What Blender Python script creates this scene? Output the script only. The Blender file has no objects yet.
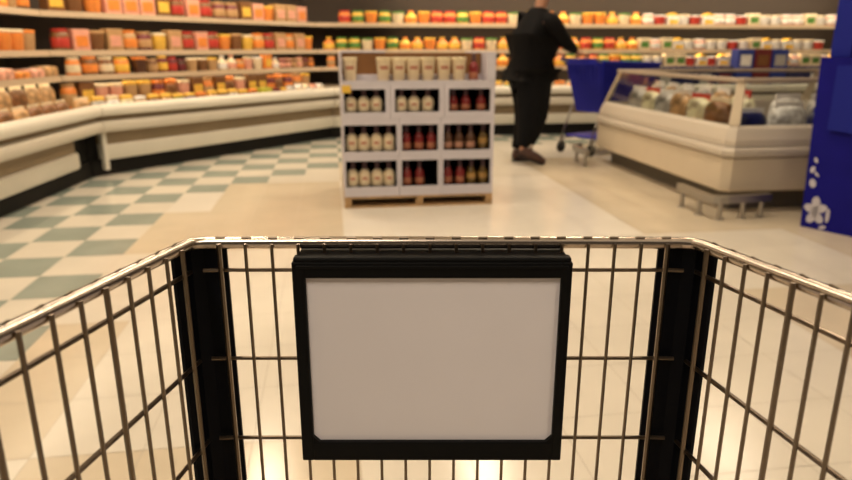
import bpy, bmesh, math, random
from mathutils import Vector, Matrix, Euler
random.seed(7)
C = bpy.context.scene.collection
PI = math.pi
YAW = math.radians(7.9)          # camera turns 7.9 degrees to the right of the store grid

# ------------------------------------------------------------------ materials
MATS = {}
def mat(name, col, rough=.5, metal=0., spec=.5, emit=None, noise=0., nscale=8., trans=0., coat=0., bump=0.):
    if name in MATS: return MATS[name]
    m = bpy.data.materials.new(name); m.use_nodes = True
    nt = m.node_tree; b = nt.nodes['Principled BSDF']
    c = (*col, 1.)
    b.inputs['Base Color'].default_value = c
    b.inputs['Roughness'].default_value = rough
    b.inputs['Metallic'].default_value = metal
    b.inputs['Specular IOR Level'].default_value = spec
    b.inputs['Transmission Weight'].default_value = trans
    b.inputs['Coat Weight'].default_value = coat
    b.inputs['Coat Roughness'].default_value = .1
    if emit:
        b.inputs['Emission Color'].default_value = (*emit[0], 1.); b.inputs['Emission Strength'].default_value = emit[1]
    if noise or bump:
        tc = nt.nodes.new('ShaderNodeTexCoord'); n = nt.nodes.new('ShaderNodeTexNoise')
        n.inputs['Scale'].default_value = nscale; n.inputs['Detail'].default_value = 3
        nt.links.new(tc.outputs['Object'], n.inputs['Vector'])
        if noise:
            r = nt.nodes.new('ShaderNodeValToRGB')
            r.color_ramp.elements[0].position = .35; r.color_ramp.elements[1].position = .65
            r.color_ramp.elements[0].color = (*[max(0, x*(1-noise)) for x in col], 1.)
            r.color_ramp.elements[1].color = (*[min(1, x*(1+noise)) for x in col], 1.)
            nt.links.new(n.outputs['Fac'], r.inputs['Fac']); nt.links.new(r.outputs['Color'], b.inputs['Base Color'])
        if bump:
            bp = nt.nodes.new('ShaderNodeBump'); bp.inputs['Strength'].default_value = bump; bp.inputs['Distance'].default_value = .01
            nt.links.new(n.outputs['Fac'], bp.inputs['Height']); nt.links.new(bp.outputs['Normal'], b.inputs['Normal'])
    MATS[name] = m
    return m
def glass_mat(name, tint=(1, 1, 1), gl=.12):
    m = bpy.data.materials.new(name); m.use_nodes = True; nt = m.node_tree
    nt.nodes.remove(nt.nodes['Principled BSDF'])
    t = nt.nodes.new('ShaderNodeBsdfTransparent'); t.inputs['Color'].default_value = (*tint, 1)
    g = nt.nodes.new('ShaderNodeBsdfGlossy'); g.inputs['Roughness'].default_value = .04
    f = nt.nodes.new('ShaderNodeFresnel'); f.inputs['IOR'].default_value = 1.5
    mx = nt.nodes.new('ShaderNodeMixShader')
    ge = nt.nodes.new('ShaderNodeNewGeometry'); iv = nt.nodes.new('ShaderNodeMath'); iv.operation = 'SUBTRACT'; iv.inputs[0].default_value = 1.; nt.links.new(ge.outputs['Backfacing'], iv.inputs[1])
    mu = nt.nodes.new('ShaderNodeMath'); mu.operation = 'MULTIPLY'; nt.links.new(f.outputs['Fac'], mu.inputs[0]); nt.links.new(iv.outputs[0], mu.inputs[1])
    nt.links.new(mu.outputs[0], mx.inputs['Fac']); nt.links.new(t.outputs[0], mx.inputs[1]); nt.links.new(g.outputs[0], mx.inputs[2])
    nt.links.new(mx.outputs[0], nt.nodes['Material Output'].inputs['Surface'])
    return m

# ------------------------------------------------------------------ mesh helpers
class MB:
    def __init__(s): s.bm = bmesh.new()
    def face(s, vs, mi=0):
        f = s.bm.faces.new([s.bm.verts.new(v) for v in vs]); f.material_index = mi; return s
    def box(s, x0, x1, y0, y1, z0, z1, bev=0., M=None, seg=2):
        r = bmesh.ops.create_cube(s.bm, size=1.); vs = r['verts']
        bmesh.ops.scale(s.bm, verts=vs, vec=(abs(x1-x0), abs(y1-y0), abs(z1-z0)))
        bmesh.ops.translate(s.bm, verts=vs, vec=((x0+x1)/2, (y0+y1)/2, (z0+z1)/2))
        if bev:
            es = list({e for v in vs for e in v.link_edges})
            rr = bmesh.ops.bevel(s.bm, geom=es, offset=bev, segments=seg, affect='EDGES', profile=.5)
            vs = list({v for f in rr['faces'] for v in f.verts} | {v for v in vs if v.is_valid})
        if M: bmesh.ops.transform(s.bm, matrix=M, verts=vs)
        return s
    def tube(s, pts, r, n=8, closed=False, cap=True):
        pts = [Vector(p) for p in pts]; N = len(pts); rings = []
        up = None
        for i, p in enumerate(pts):
            if closed: a, b = pts[i-1], pts[(i+1) % N]
            else: a, b = pts[max(0, i-1)], pts[min(N-1, i+1)]
            t = (b-a).normalized()
            if up is None: up = Vector((0, 0, 1)) if abs(t.z) < .9 else Vector((1, 0, 0))
            x = up.cross(t)
            if x.length < 1e-4: x = Vector((1, 0, 0)).cross(t)
            x.normalize(); y = t.cross(x).normalized(); up = y
            rr = r[i] if isinstance(r, (list, tuple)) else r
            rings.append([s.bm.verts.new(p+x*math.cos(2*PI*k/n)*rr+y*math.sin(2*PI*k/n)*rr) for k in range(n)])
        for i in range(N if closed else N-1):
            A, B = rings[i], rings[(i+1) % N]
            for k in range(n): s.bm.faces.new((A[k], A[(k+1) % n], B[(k+1) % n], B[k]))
        if cap and not closed:
            s.bm.faces.new(rings[0][::-1]); s.bm.faces.new(rings[-1])
        return s
    def lathe(s, prof, n=16, c=(0, 0, 0), sx=1., sy=1.):
        rings = []
        for r, z in prof:
            rings.append([s.bm.verts.new((c[0]+sx*r*math.cos(2*PI*k/n), c[1]+sy*r*math.sin(2*PI*k/n), c[2]+z)) for k in range(n)])
        for A, B in zip(rings, rings[1:]):
            for k in range(n): s.bm.faces.new((A[k], A[(k+1) % n], B[(k+1) % n], B[k]))
        s.bm.faces.new(rings[0][::-1]); s.bm.faces.new(rings[-1])
        return s
    def superell(s, a, b, c, e1=.5, e2=.5, z0=0., nu=14, nv=8, M=None):
        sg = lambda v, e: math.copysign(abs(v)**e, v)
        rings = []; vs = []
        for j in range(nv+1):
            th = -PI/2+PI*j/nv
            ring = []
            for i in range(nu):
                ph = 2*PI*i/nu
                ct = sg(math.cos(th), e1) if abs(math.cos(th)) > 1e-9 else 1e-3
                p = (a*ct*sg(math.cos(ph), e2), b*ct*sg(math.sin(ph), e2), z0+c+c*sg(math.sin(th), e1))
                v = s.bm.verts.new(p); ring.append(v); vs.append(v)
            rings.append(ring)
        for A, B in zip(rings, rings[1:]):
            for k in range(nu): s.bm.faces.new((A[k], A[(k+1) % nu], B[(k+1) % nu], B[k]))
        s.bm.faces.new(rings[0][::-1]); s.bm.faces.new(rings[-1])
        if M: bmesh.ops.transform(s.bm, matrix=M, verts=vs)
        return s
    def loops(s, loops, close_top=False, close_bot=False, cyclic=True):
        R = [[s.bm.verts.new(p) for p in l] for l in loops]
        for A, B in zip(R, R[1:]):
            n = len(A)
            for k in range(n if cyclic else n-1): s.bm.faces.new((A[k], A[(k+1) % n], B[(k+1) % n], B[k]))
        if close_bot: s.bm.faces.new(R[0][::-1])
        if close_top: s.bm.faces.new(R[-1])
        return s
    def prism(s, poly, y0, y1):       # polygon in x,z extruded along y
        a = [s.bm.verts.new((x, y0, z)) for x, z in poly]; b = [s.bm.verts.new((x, y1, z)) for x, z in poly]
        s.bm.faces.new(a); s.bm.faces.new(b[::-1]); n = len(a)
        for k in range(n): s.bm.faces.new((a[k], b[k], b[(k+1) % n], a[(k+1) % n]))
        return s
    def build(s, name, mats, parent=None, smooth=False, loc=None, fix=True):
        if fix: bmesh.ops.recalc_face_normals(s.bm, faces=s.bm.faces)
        me = bpy.data.meshes.new(name)
        if smooth:
            for f in s.bm.faces: f.smooth = True
            for e in s.bm.edges:
                if len(e.link_faces) == 2 and e.calc_face_angle(0) > math.radians(40): e.smooth = False
        s.bm.to_mesh(me); s.bm.free()
        for m in (mats if isinstance(mats, (list, tuple)) else [mats]): me.materials.append(m)
        o = bpy.data.objects.new(name, me); C.objects.link(o)
        if parent: o.parent = parent
        if loc: o.location = loc
        return o
def tag(o, label=None, cat=None, group=None, kind=None):
    if label: o['label'] = label
    if cat: o['category'] = cat
    if group: o['group'] = group
    if kind: o['kind'] = kind
    return o
def empty(name, loc, rz=0., **k):
    o = bpy.data.objects.new(name, None); C.objects.link(o); o.empty_display_size = .1
    o.location = loc; o.rotation_euler = (0, 0, rz); tag(o, **k); return o
def copy_tree(o, parent=None):
    c = o.copy(); C.objects.link(c)
    if parent: c.parent = parent
    for ch in list(o.children): copy_tree(ch, c)
    return c
ORD = ['first','second','third','fourth','fifth','sixth','seventh','eighth','ninth','tenth','eleventh','twelfth','thirteenth','fourteenth','fifteenth','sixteenth','seventeenth','eighteenth','nineteenth','twentieth','twenty-first','twenty-second','twenty-third','twenty-fourth','twenty-fifth','twenty-sixth','twenty-seventh','twenty-eighth','twenty-ninth','thirtieth','thirty-first','thirty-second','thirty-third','thirty-fourth','thirty-fifth','thirty-sixth','thirty-seventh','thirty-eighth','thirty-ninth','fortieth','forty-first','forty-second','forty-third','forty-fourth','forty-fifth']

# ------------------------------------------------------------------ common materials
cream = mat('case_cream_paint', (.70, .66, .57), .38, noise=.03, nscale=3)
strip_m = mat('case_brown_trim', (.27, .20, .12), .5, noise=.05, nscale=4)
bumper_m = mat('case_bumper_vinyl', (.60, .55, .46), .45)
kick_m = mat('kick_plate_dark', (.012, .011, .010), .6, spec=.2)
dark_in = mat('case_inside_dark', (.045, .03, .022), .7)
shelf_m = mat('shelf_enamel', (.45, .37, .28), .4)
railm = mat('price_rail_plastic', (.50, .38, .26), .35)
blackp = mat('black_plastic', (.0025, .0025, .003), .5, spec=.15)
navyp = mat('dark_corner_plastic', (.002, .0025, .005), .5, spec=.12)
chrome = mat('chrome_wire', (.20, .155, .115), .3, metal=1.)
chrome_b = mat('chrome_rim', (.58, .50, .43), .24, metal=1.)
steel = mat('brushed_steel', (.45, .43, .40), .32, metal=1.)
whiteboard = mat('white_sign_plastic', (.83, .79, .83), .42, noise=.03, nscale=5)
rubber = mat('black_rubber', (.006, .006, .006), .6)
wood = mat('pallet_wood', (.42, .26, .12), .7, noise=.2, nscale=14)
board = mat('white_lined_cardboard', (.60, .57, .63), .6, noise=.03, nscale=6)
inner = mat('shade_black_board', (.006, .005, .005), .8, spec=.1)  # shade inside the open cartons, put into the colour
kraft = mat('kraft_cardboard', (.20, .085, .022), .75, noise=.08, nscale=9)
blue_p = mat('blue_plastic', (.012, .016, .38), .4, spec=.25)
blue_d = mat('dark_blue_plastic', (.008, .010, .20), .45, spec=.2)
kiosk_m = mat('blue_printed_board', (.008, .007, .19), .6, noise=.08, nscale=4, spec=.12)
kiosk_l = mat('lighter_blue_board', (.012, .019, .24), .6, spec=.15)
flower_m = mat('pale_print', (.52, .50, .56), .6)
white_emit = mat('lamp_diffuser', (1, 1, 1), .5, emit=((1, .80, .55), 8.))
yellow_t = mat('yellow_paper', (.80, .50, .06), .6)
glass_m = glass_mat('clear_glass', (.93, .94, .93))

# ------------------------------------------------------------------ floor: one mesh, a face per tile
TX, TY, X0, Y0 = .305, .328, -1.485, 3.06
tile = [mat('tile_cream', (.74, .68, .585), .19, noise=.04, nscale=2.5, spec=.5),
        mat('tile_sand', (.66, .565, .43), .19, noise=.05, nscale=2.5, spec=.5),
        mat('tile_pale', (.79, .735, .65), .19, noise=.04, nscale=2.5, spec=.5),
        mat('tile_green', (.30, .345, .305), .2, noise=.06, nscale=4., spec=.5)]
mb = MB(); rnd = random.Random(3); blocks = {}
for i in range(-12, 36):
    for k in range(-19, 22):
        x, y = X0+i*TX, Y0+k*TY
        lim = max(0, k-6)
        green = (i+k) % 2 == 0 and (i <= lim or k >= 14) and i < 26
        if green: mi = 3
        else:
            b = ((i+40)//3, (k+40)//3)
            if b not in blocks: blocks[b] = rnd.choice([0, 0, 1, 1, 2])
            mi = blocks[b]
            if (i <= lim or k >= 14): mi = 0
        g = .0012
        mb.face([(x+g, y+g, 0), (x+TX-g, y+g, 0), (x+TX-g, y+TY-g, 0), (x+g, y+TY-g, 0)], mi)
grout = mat('tile_grout', (.50, .44, .36), .7)
mb.face([(X0-12*TX, Y0-19*TY, -.0015), (X0+36*TX, Y0-19*TY, -.0015), (X0+36*TX, Y0+22*TY, -.0015), (X0-12*TX, Y0+22*TY, -.0015)], 4)
fl = mb.build('floor', tile+[grout]); tag(fl, kind='structure')
FX0, FX1, FY0, FY1 = X0-12*TX, X0+36*TX, Y0-19*TY, Y0+22*TY
wallm = mat('wall_paint', (.62, .55, .44), .8, noise=.03, nscale=1)
ceilm = mat('ceiling_panel', (.72, .69, .63), .85, noise=.03, nscale=2)
tag(MB().box(FX0, FX1, 9.75, 9.87, 0, 3.9).build('wall_back', wallm), kind='structure')
tag(MB().box(FX0-.1, FX0, FY0, 9.75, 0, 3.9).build('wall_left', wallm), kind='structure')
tag(MB().box(FX0, FX1, FY0, 9.75, 3.8, 3.9).build('ceiling', ceilm), kind='structure')

# ------------------------------------------------------------------ refrigerated cases along a bent line
LINE = [(-2.5, -.5), (-1.95, 6.1), (.05, 8.42), (8.2, 8.42)]
def unit(a, b):
    d = math.hypot(b[0]-a[0], b[1]-a[1]); return ((b[0]-a[0])/d, (b[1]-a[1])/d)
DIRS = [unit(LINE[i], LINE[i+1]) for i in range(3)]
LENS = [math.hypot(LINE[i+1][0]-LINE[i][0], LINE[i+1][1]-LINE[i][1]) for i in range(3)]
def corner(i, d):                       # mitred point of the line offset back by d
    if i == 0: t = DIRS[0]; return (LINE[0][0]-t[1]*d, LINE[0][1]+t[0]*d)
    if i == 3: t = DIRS[2]; return (LINE[3][0]-t[1]*d, LINE[3][1]+t[0]*d)
    a, b = DIRS[i-1], DIRS[i]; na = (-a[1], a[0]); nb = (-b[1], b[0])
    m = (na[0]+nb[0], na[1]+nb[1]); k = d/(1+na[0]*nb[0]+na[1]*nb[1])
    return (LINE[i][0]+m[0]*k, LINE[i][1]+m[1]*k)
def on(i, s, d):
    t = DIRS[i]; return (LINE[i][0]+t[0]*s-t[1]*d, LINE[i][1]+t[1]*s+t[0]*d)
def sweep(mb, i, prof, s0=None, s1=None, closed=True):
    """profile of (depth, z) along segment i, mitred at the ends unless s0/s1 trims it"""
    gap = .004
    A = [(*(corner(i, d) if s0 is None else on(i, s0, d)), z) for d, z in prof]
    B = [(*(corner(i+1, d) if s1 is None else on(i, s1, d)), z) for d, z in prof]
    t = DIRS[i]
    if s0 is None: A = [(p[0]+t[0]*gap, p[1]+t[1]*gap, p[2]) for p in A]
    if s1 is None: B = [(p[0]-t[0]*gap, p[1]-t[1]*gap, p[2]) for p in B]
    va = [mb.bm.verts.new(p) for p in A]; vb = [mb.bm.verts.new(p) for p in B]; n = len(va)
    for k in range(n if closed else n-1): mb.bm.faces.new((va[k], va[(k+1) % n], vb[(k+1) % n], vb[k]))
    if closed: mb.bm.faces.new(va[::-1]); mb.bm.faces.new(vb)
    return mb
RIM = [(.13, .47), (.10, .60), (.085, .628), (.05, .635), (.02, .625), (.0, .60), (-.003, .57), (.005, .545), (.03, .533), (.08, .53), (.08, .497)]
RIMC = RIM+[(.20, .497), (.20, .47)]
BAND = [(.08, .497), (.02, .488), (.01, .47), (.01, .42), (.022, .40), (.05, .392), (.20, .392), (.20, .497)]
LOWER = [(.10, .28), (.086, .268), (.086, .165), (.10, .145), (.20, .145), (.20, .28)]
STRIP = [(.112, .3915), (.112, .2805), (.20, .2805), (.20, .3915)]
GROOVE = [(.070, .5295), (.070, .4975), (.0795, .4975), (.0795, .5295)]
DECK = [(.13, .50), (.33, .50), (.33, .57), (.50, .57), (.50, .64), (.90, .64), (.90, .45), (.13, .45)]
SH = [(.835, .86), (1.045, 1.07), (1.37, 1.395)]; SHD = [.36, .44, .48]      # shelf undersides / tops, and front depth
names = [('long cream refrigerated display case along the left side', 6.7), ('angled cream refrigerated case joining the left and back runs', 3.), ('cream refrigerated case running along the back wall behind the shopper', 8.)]
for i in range(3):
    root = empty('refrigerated_case', (*on(i, LENS[i]/2, .45), 0), label=names[i][0], cat='display case')
    inv = Matrix.Translation((-root.location.x, -root.location.y, 0))
    def fin(mb, name, m, par=None, smooth=False):
        o = mb.build(name, m, root if par is None else par, smooth); o.data.transform(inv); return o
    fin(sweep(MB(), i, RIMC), 'front_rim', cream, smooth=True)
    fin(sweep(MB(), i, BAND), 'bumper_band', bumper_m, smooth=True)
    lo0 = None; lo1 = None
    if i == 0: lo1 = LENS[0]-.36
    if i == 1: lo0 = .03
    fin(sweep(MB(), i, LOWER, lo0, lo1), 'lower_panel', cream, smooth=True)
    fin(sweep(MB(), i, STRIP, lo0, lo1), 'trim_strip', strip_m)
    fin(sweep(MB(), i, GROOVE), 'groove_strip', strip_m)
    fin(sweep(MB(), i, [(.18, 0), (.18, .1445), (.9, .1445), (.9, 0)]), 'kick_plate', kick_m)
    fin(sweep(MB(), i, [(.205, .146), (.205, .445), (.9, .445), (.9, .146)]), 'body', kick_m)
    fin(sweep(MB(), i, DECK), 'product_deck', shelf_m)
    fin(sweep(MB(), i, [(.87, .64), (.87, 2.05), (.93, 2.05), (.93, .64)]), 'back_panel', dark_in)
    for (z0, z1), d in zip(SH, SHD):
        sh = fin(sweep(MB(), i, [(d+.01, z0+.005), (d+.01, z1), (.868, z1), (.868, z0+.005)]), 'shelf', shelf_m)
        fin(sweep(MB(), i, [(d-.012, z0-.012), (d-.004, z1+.012), (d+.008, z1+.012), (d+.008, z0-.012)]), 'price_rail', railm, sh).data.update()
    fin(sweep(MB(), i, [(.30, 1.93), (.28, 1.98), (.28, 2.12), (.93, 2.12), (.93, 2.05), (.868, 2.05), (.868, 1.93)]), 'canopy', cream, smooth=True)
    fin(sweep(MB(), i, [(.36, 1.905), (.36, 1.925), (.40, 1.925), (.40, 1.905)]), 'lamp_tube', white_emit)
    for s_ in ((0, LENS[i]) if i != 0 else (0,)): pass
    if i == 1:
        p = on(1, .03, .10)
        a = MB().box(-.02, .02, -.03, .03, .06, .40, .006); a.bm.transform(Matrix.Translation((*p, 0))@Matrix.Rotation(math.atan2(DIRS[1][1], DIRS[1][0]), 4, 'Z'))
        fin(a, 'corner_post', cream)

# ------------------------------------------------------------------ grocery makers (shared meshes)
PAL = {'orange': (.80, .26, .05), 'red': (.50, .045, .03), 'yellow': (.85, .52, .08), 'cream': (.80, .66, .45), 'white': (.80, .76, .72),
       'brown': (.20, .085, .03), 'dark brown': (.08, .03, .015), 'pink': (.75, .36, .26), 'green': (.10, .24, .05), 'blue': (.03, .05, .26),
       'maroon': (.16, .025, .03), 'grey': (.42, .40, .38), 'tan': (.50, .30, .14), 'lime': (.50, .50, .06), 'navy': (.012, .016, .09)}
def pm(c, kind='gloss'):
    if kind == 'film': return mat('film_'+c, PAL[c], .28, noise=.45, nscale=22, spec=.6, bump=.5)
    return mat('pack_'+c, PAL[c], .35, noise=.08, nscale=14)
PROTO = {}
def proto(kind, col, col2, w=.11, h=.17):
    """a product of its own kind, standing at the origin, front towards -y; returned as an unlinked-from-use source"""
    key = (kind, col, col2, w, h)
    if key in PROTO: return PROTO[key]
    d = w
    if kind == 'jar':
        r = w/2
        o = MB().lathe([(r*.92, 0), (r, .01), (r, h*.72), (r*.93, h*.80), (r*.78, h*.84), (r*.78, h*.86)], 16).build('jar', pm(col), smooth=True)
        MB().lathe([(r*.84, h*.86), (r*.86, h*.87), (r*.86, h*.985), (r*.80, h)], 16).build('lid', pm(col2), o, True)
        MB().lathe([(r*1.004, h*.18), (r*1.012, h*.19), (r*1.012, h*.60), (r*1.004, h*.61)], 16).build('paper_label', pm(col2), o, True)
    elif kind == 'tub':
        r = w/2
        o = MB().lathe([(r*.80, 0), (r*.82, .004), (r*.98, h*.84), (r*.98, h*.86)], 18).build('tub', pm(col), smooth=True)
        MB().lathe([(r*1.02, h*.86), (r*1.03, h*.88), (r*1.02, h*.97), (r*.9, h)], 18).build('lid', pm(col2), o, True)
    elif kind == 'carton':
        o = MB().box(-w/2, w/2, -d*.4, d*.4, 0, h, .004).build('carton', pm(col))
        MB().box(-w*.36, w*.36, -d*.4-.0025, -d*.4+.001, h*.22, h*.70, .001).build('front_print', pm(col2), o)
    elif kind == 'milk':
        o = MB().box(-w/2, w/2, -w/2, w/2, 0, h*.76, .004).build('milk_carton', pm(col))
        MB().prism([(-w/2, h*.762), (w/2, h*.762), (w*.06, h*.94), (w*.06, h), (-w*.06, h), (-w*.06, h*.94)], -w/2, w/2).build('gable_top', pm(col2), o)
        MB().box(-w*.4, w*.4, -w/2-.0025, -w/2+.001, h*.12, h*.45, .001).build('front_print', pm(col2), o)
    elif kind == 'bottle':
        r = w/2
        o = MB().lathe([(r*.9, 0), (r, .008), (r, h*.55), (r*.9, h*.64), (r*.45, h*.76), (r*.38, h*.80), (r*.38, h*.88)], 14).build('bottle', pm(col), smooth=True)
        MB().lathe([(r*.46, h*.88), (r*.46, h*.99), (r*.40, h)], 12).build('cap', pm(col2), o, True)
        MB().lathe([(r*1.004, h*.14), (r*1.014, h*.15), (r*1.014, h*.48), (r*1.004, h*.49)], 14).build('paper_label', pm(col2), o, True)
    elif kind == 'bag':
        o = MB().superell(w/2, w*.28, h*.46, .55, .8).build('snack_bag', pm(col, 'film'), smooth=True)
        MB().box(-w*.40, w*.40, -.006, .006, h*.86, h, .003).build('seal_strip', pm(col2), o)
    elif kind == 'pack':      # yellow-headed meat pack: tray + header
        o = MB().superell(w/2, w*.30, h*.40, .4, .6).build('food_pack', pm(col, 'film'), smooth=True)
        MB().superell(w*.46, w*.20, h*.13, .5, .6, z0=h*.74).build('header_card', pm(col2), o, True)
    elif kind == 'flat':
        o = MB().superell(w/2, w*.42, h/2, .35, .5).build('meat_tray', pm(col, 'film'), smooth=True)
        MB().box(-w*.22, w*.22, -w*.18, w*.18, h-.0005, h+.003, .001).build('price_sticker', pm(col2), o)
    elif kind == 'box':
        o = MB().box(-w/2, w/2, -.088, .088, 0, h, .004).build('drink_box', pm(col))
        MB().box(-w*.34, w*.34, -.0905, -.086, h*.25, h*.75, .001).build('front_print', pm(col2), o)
        MB().box(-w*.2, w*.2, -.02, .02, h-.001, h+.004, .001).build('carry_handle', pm(col2), o)
    PROTO[key] = o
    return o
USED = set()
WORD = {'jar': 'jar', 'tub': 'tub', 'carton': 'carton', 'milk': 'gable-top carton', 'bottle': 'bottle', 'bag': 'bag', 'pack': 'pack', 'flat': 'wrapped tray', 'box': 'drink box'}
CATW = {'jar': 'jar', 'tub': 'tub', 'carton': 'carton', 'milk': 'carton', 'bottle': 'bottle', 'bag': 'bag', 'pack': 'food pack', 'flat': 'food tray', 'box': 'box'}
def put(kind, col, col2, w, h, x, y, z, rz, label, group):
    key = (kind, col, col2, w, h)
    src = proto(*key)
    if key in USED: o = copy_tree(src)
    else: o = src; USED.add(key)
    o.location = (x, y, z+.001); o.rotation_euler = (0, 0, rz)
    tag(o, label, CATW[kind], group)
    return o
HEAD = [math.atan2(DIRS[i][1], DIRS[i][0]) for i in range(3)]
def row(i, items, d, z, place, fmt, group, start=1):
    """items: (s, kind, colour, colour2, w, h)"""
    for n, (s, kind, c, c2, w, h) in enumerate(items):
        x, y = on(i, s, d)
        put(kind, c, c2, w, h, x, y, z, HEAD[i], fmt.format(c=c, k=WORD[kind], n=ORD[n+start-1]), group)
def auto(s0, s1, step, choices, seed):
    r = random.Random(seed); out = []; s = s0
    while s < s1:
        k = r.choice(choices); w = min(k[3]*1.15, step-.012)
        out.append((s, k[0], k[1], k[2], w, k[4])); s += step
    return out
# --- long left case (i=0), only its last stretch shows
A = LENS[0]
row(0, [(A-1.95+.215*j, 'bag', ['brown','tan','brown','cream','brown','tan','brown','brown'][j % 8], 'cream', .20, .19) for j in range(9)][::-1], .235, .50,
    0, '{c} bag in the front row of the long left case, {n} from its corner end', 'bags in the front row of the left case')
row(0, [(A-1.88+.225*j, 'bag', ['tan','brown','tan','tan','brown'][j % 5], 'cream', .21, .245) for j in range(9)][::-1], .415, .57,
    0, '{c} bag in the back row of the long left case, {n} from its corner end', 'bags in the back row of the left case')
row(0, [(A-1.05+.235*j, 'flat', ['pink','orange','pink','orange','pink','tan'][j % 6], ['white','cream'][j % 2], .225, [.06, .075, .09][j % 3]) for j in range(6)][::-1], .50, .86,
    0, '{c} wrapped tray on the middle shelf of the left case, {n} from its corner end', 'wrapped trays on the left case')
ch = [('tub','orange','cream',.16,.17), ('carton','pink','white',.16,.19), ('tub','tan','orange',.16,.17), ('carton','blue','white',.15,.18), ('jar','orange','red',.15,.20), ('carton','orange','yellow',.16,.2), ('jar','brown','orange',.15,.19)]
row(0, auto(A-.95, A+.02, .18, ch, 2)[::-1], .53, 1.07, 0, '{c} {k} on the top visible shelf of the left case, {n} from its corner end', 'goods on the upper shelf of the left case')
row(0, auto(A-.7, A+.05, .18, ch, 5)[::-1], .57, 1.395, 0, '{c} {k} on the highest shelf of the left case, {n} from its corner end', 'goods on the highest shelf of the left case')
# --- angled case (i=1)
m1 = [(.06,'jar','orange','cream',.125,.16), (.215,'jar','brown','orange',.14,.165), (.37,'jar','brown','cream',.14,.16), (.53,'jar','orange','yellow',.14,.155),
      (.72,'tub','dark brown','orange',.14,.155), (.86,'jar','brown','tan',.11,.14), (.98,'jar','maroon','yellow',.10,.165), (1.09,'jar','maroon','red',.10,.15), (1.20,'jar','dark brown','maroon',.10,.13),
      (1.33,'tub','tan','cream',.12,.14), (1.46,'tub','brown','cream',.12,.14), (1.59,'tub','tan','yellow',.12,.14), (1.73,'bottle','cream','white',.11,.16), (1.86,'bottle','cream','pink',.11,.165),
      (1.98,'jar','tan','orange',.10,.12), (2.10,'tub','pink','cream',.11,.14), (2.24,'tub','cream','white',.12,.14), (2.38,'carton','orange','yellow',.11,.165), (2.52,'bottle','cream','white',.10,.13), (2.63,'jar','maroon','pink',.09,.12), (2.73,'jar','brown','pink',.09,.12), (2.83,'jar','brown','tan',.09,.12), (2.93,'jar','tan','pink',.09,.13), (3.03,'jar','maroon','brown',.09,.13), (3.13,'jar','brown','orange',.09,.12)]
row(1, m1, .46, .86, 0, '{c} {k} on the middle shelf of the angled case, {n} from its left end', 'goods on the middle shelf of the angled case')
dk = [(-.04,'bag','tan','cream',.16,.19), (.11,'pack','grey','yellow',.13,.19), (.25,'pack','white','cream',.13,.19), (.39,'pack','cream','yellow',.13,.19), (.53,'pack','tan','white',.13,.17), (.67,'pack','brown','yellow',.13,.18), (.81,'pack','tan','yellow',.13,.18), (.95,'pack','green','yellow',.13,.17),
      (1.09,'pack','blue','yellow',.13,.17), (1.23,'pack','brown','orange',.13,.17), (1.37,'pack','tan','yellow',.13,.18), (1.51,'pack','dark brown','yellow',.13,.18), (1.65,'pack','grey','yellow',.13,.18), (1.79,'pack','brown','yellow',.13,.17), (1.93,'pack','brown','orange',.13,.17),
      (2.09,'carton','lime','yellow',.16,.17), (2.25,'carton','maroon','brown',.13,.16), (2.39,'pack','brown','yellow',.13,.16), (2.53,'milk','white','grey',.10,.18), (2.66,'milk','cream','white',.10,.19), (2.78,'milk','white','cream',.10,.19), (2.90,'milk','white','pink',.10,.18), (3.02,'milk','cream','white',.10,.18)]
row(1, dk, .235, .50, 0, '{c} {k} in the front row of the angled case, {n} from its left end', 'goods in the front row of the angled case')
bk = [('pack','brown','orange',.14,.235), ('tub','tan','yellow',.14,.23), ('tub','pink','cream',.14,.22), ('jar','orange','tan',.13,.235), ('carton','brown','yellow',.13,.24), ('jar','maroon','orange',.12,.225)]
row(1, auto(-.04, 3.1, .15, bk, 9), .415, .57, 0, '{c} {k} in the back row of the angled case, {n} from its left end', 'goods in the back row of the angled case')
t1 = [('tub','yellow','cream',.15,.17), ('carton','brown','yellow',.14,.2), ('jar','tan','orange',.14,.19), ('tub','orange','yellow',.15,.17), ('carton','pink','orange',.14,.19), ('carton','tan','pink',.14,.2), ('jar','maroon','tan',.14,.18), ('jar','brown','red',.14,.19), ('tub','brown','tan',.15,.18)]
row(1, auto(.02, 3.2, .165, t1, 12), .53, 1.07, 0, '{c} {k} on the top visible shelf of the angled case, {n} from its left', 'goods on the upper shelf of the angled case')
row(1, auto(.02, 3.2, .18, t1, 14), .57, 1.395, 0, '{c} {k} on the highest shelf of the angled case, {n} from its left', 'goods on the highest shelf of the angled case')
# --- back case (i=2)
c1 = [('bottle','orange','yellow',.14,.165), ('jar','yellow','green',.15,.16), ('tub','cream','green',.15,.15), ('bottle','yellow','orange',.14,.165), ('jar','orange','red',.15,.16), ('tub','orange','yellow',.15,.155)]
c2 = [('tub','white','cream',.15,.14), ('carton','cream','green',.14,.16), ('jar','pink','white',.12,.15), ('milk','white','yellow',.11,.162), ('tub','red','white',.14,.13)]
def cc(s): return c1 if s < 4.1 else c2
r = random.Random(21)
def autoC(s0, s1, step, seed):
    rr = random.Random(seed); out = []; s = s0
    while s < s1:
        k = rr.choice(cc(s)); out.append((s, k[0], k[1], k[2], step-.012, k[4])); s += step
    return out
row(2, autoC(2.05, 7.2, .155, 31), .46, .86, 0, '{c} {k} on the middle shelf of the back case, {n} right of the display', 'goods on the middle shelf of the back case')
row(2, autoC(-.06, 6.9, .163, 32), .53, 1.07, 0, '{c} {k} on the top visible shelf of the back case, {n} from its left', 'goods on the upper shelf of the back case')
row(2, autoC(.15, 7.0, .17, 33), .57, 1.395, 0, '{c} {k} on the highest shelf of the back case, {n} from its left', 'goods on the highest shelf of the back case')
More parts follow.
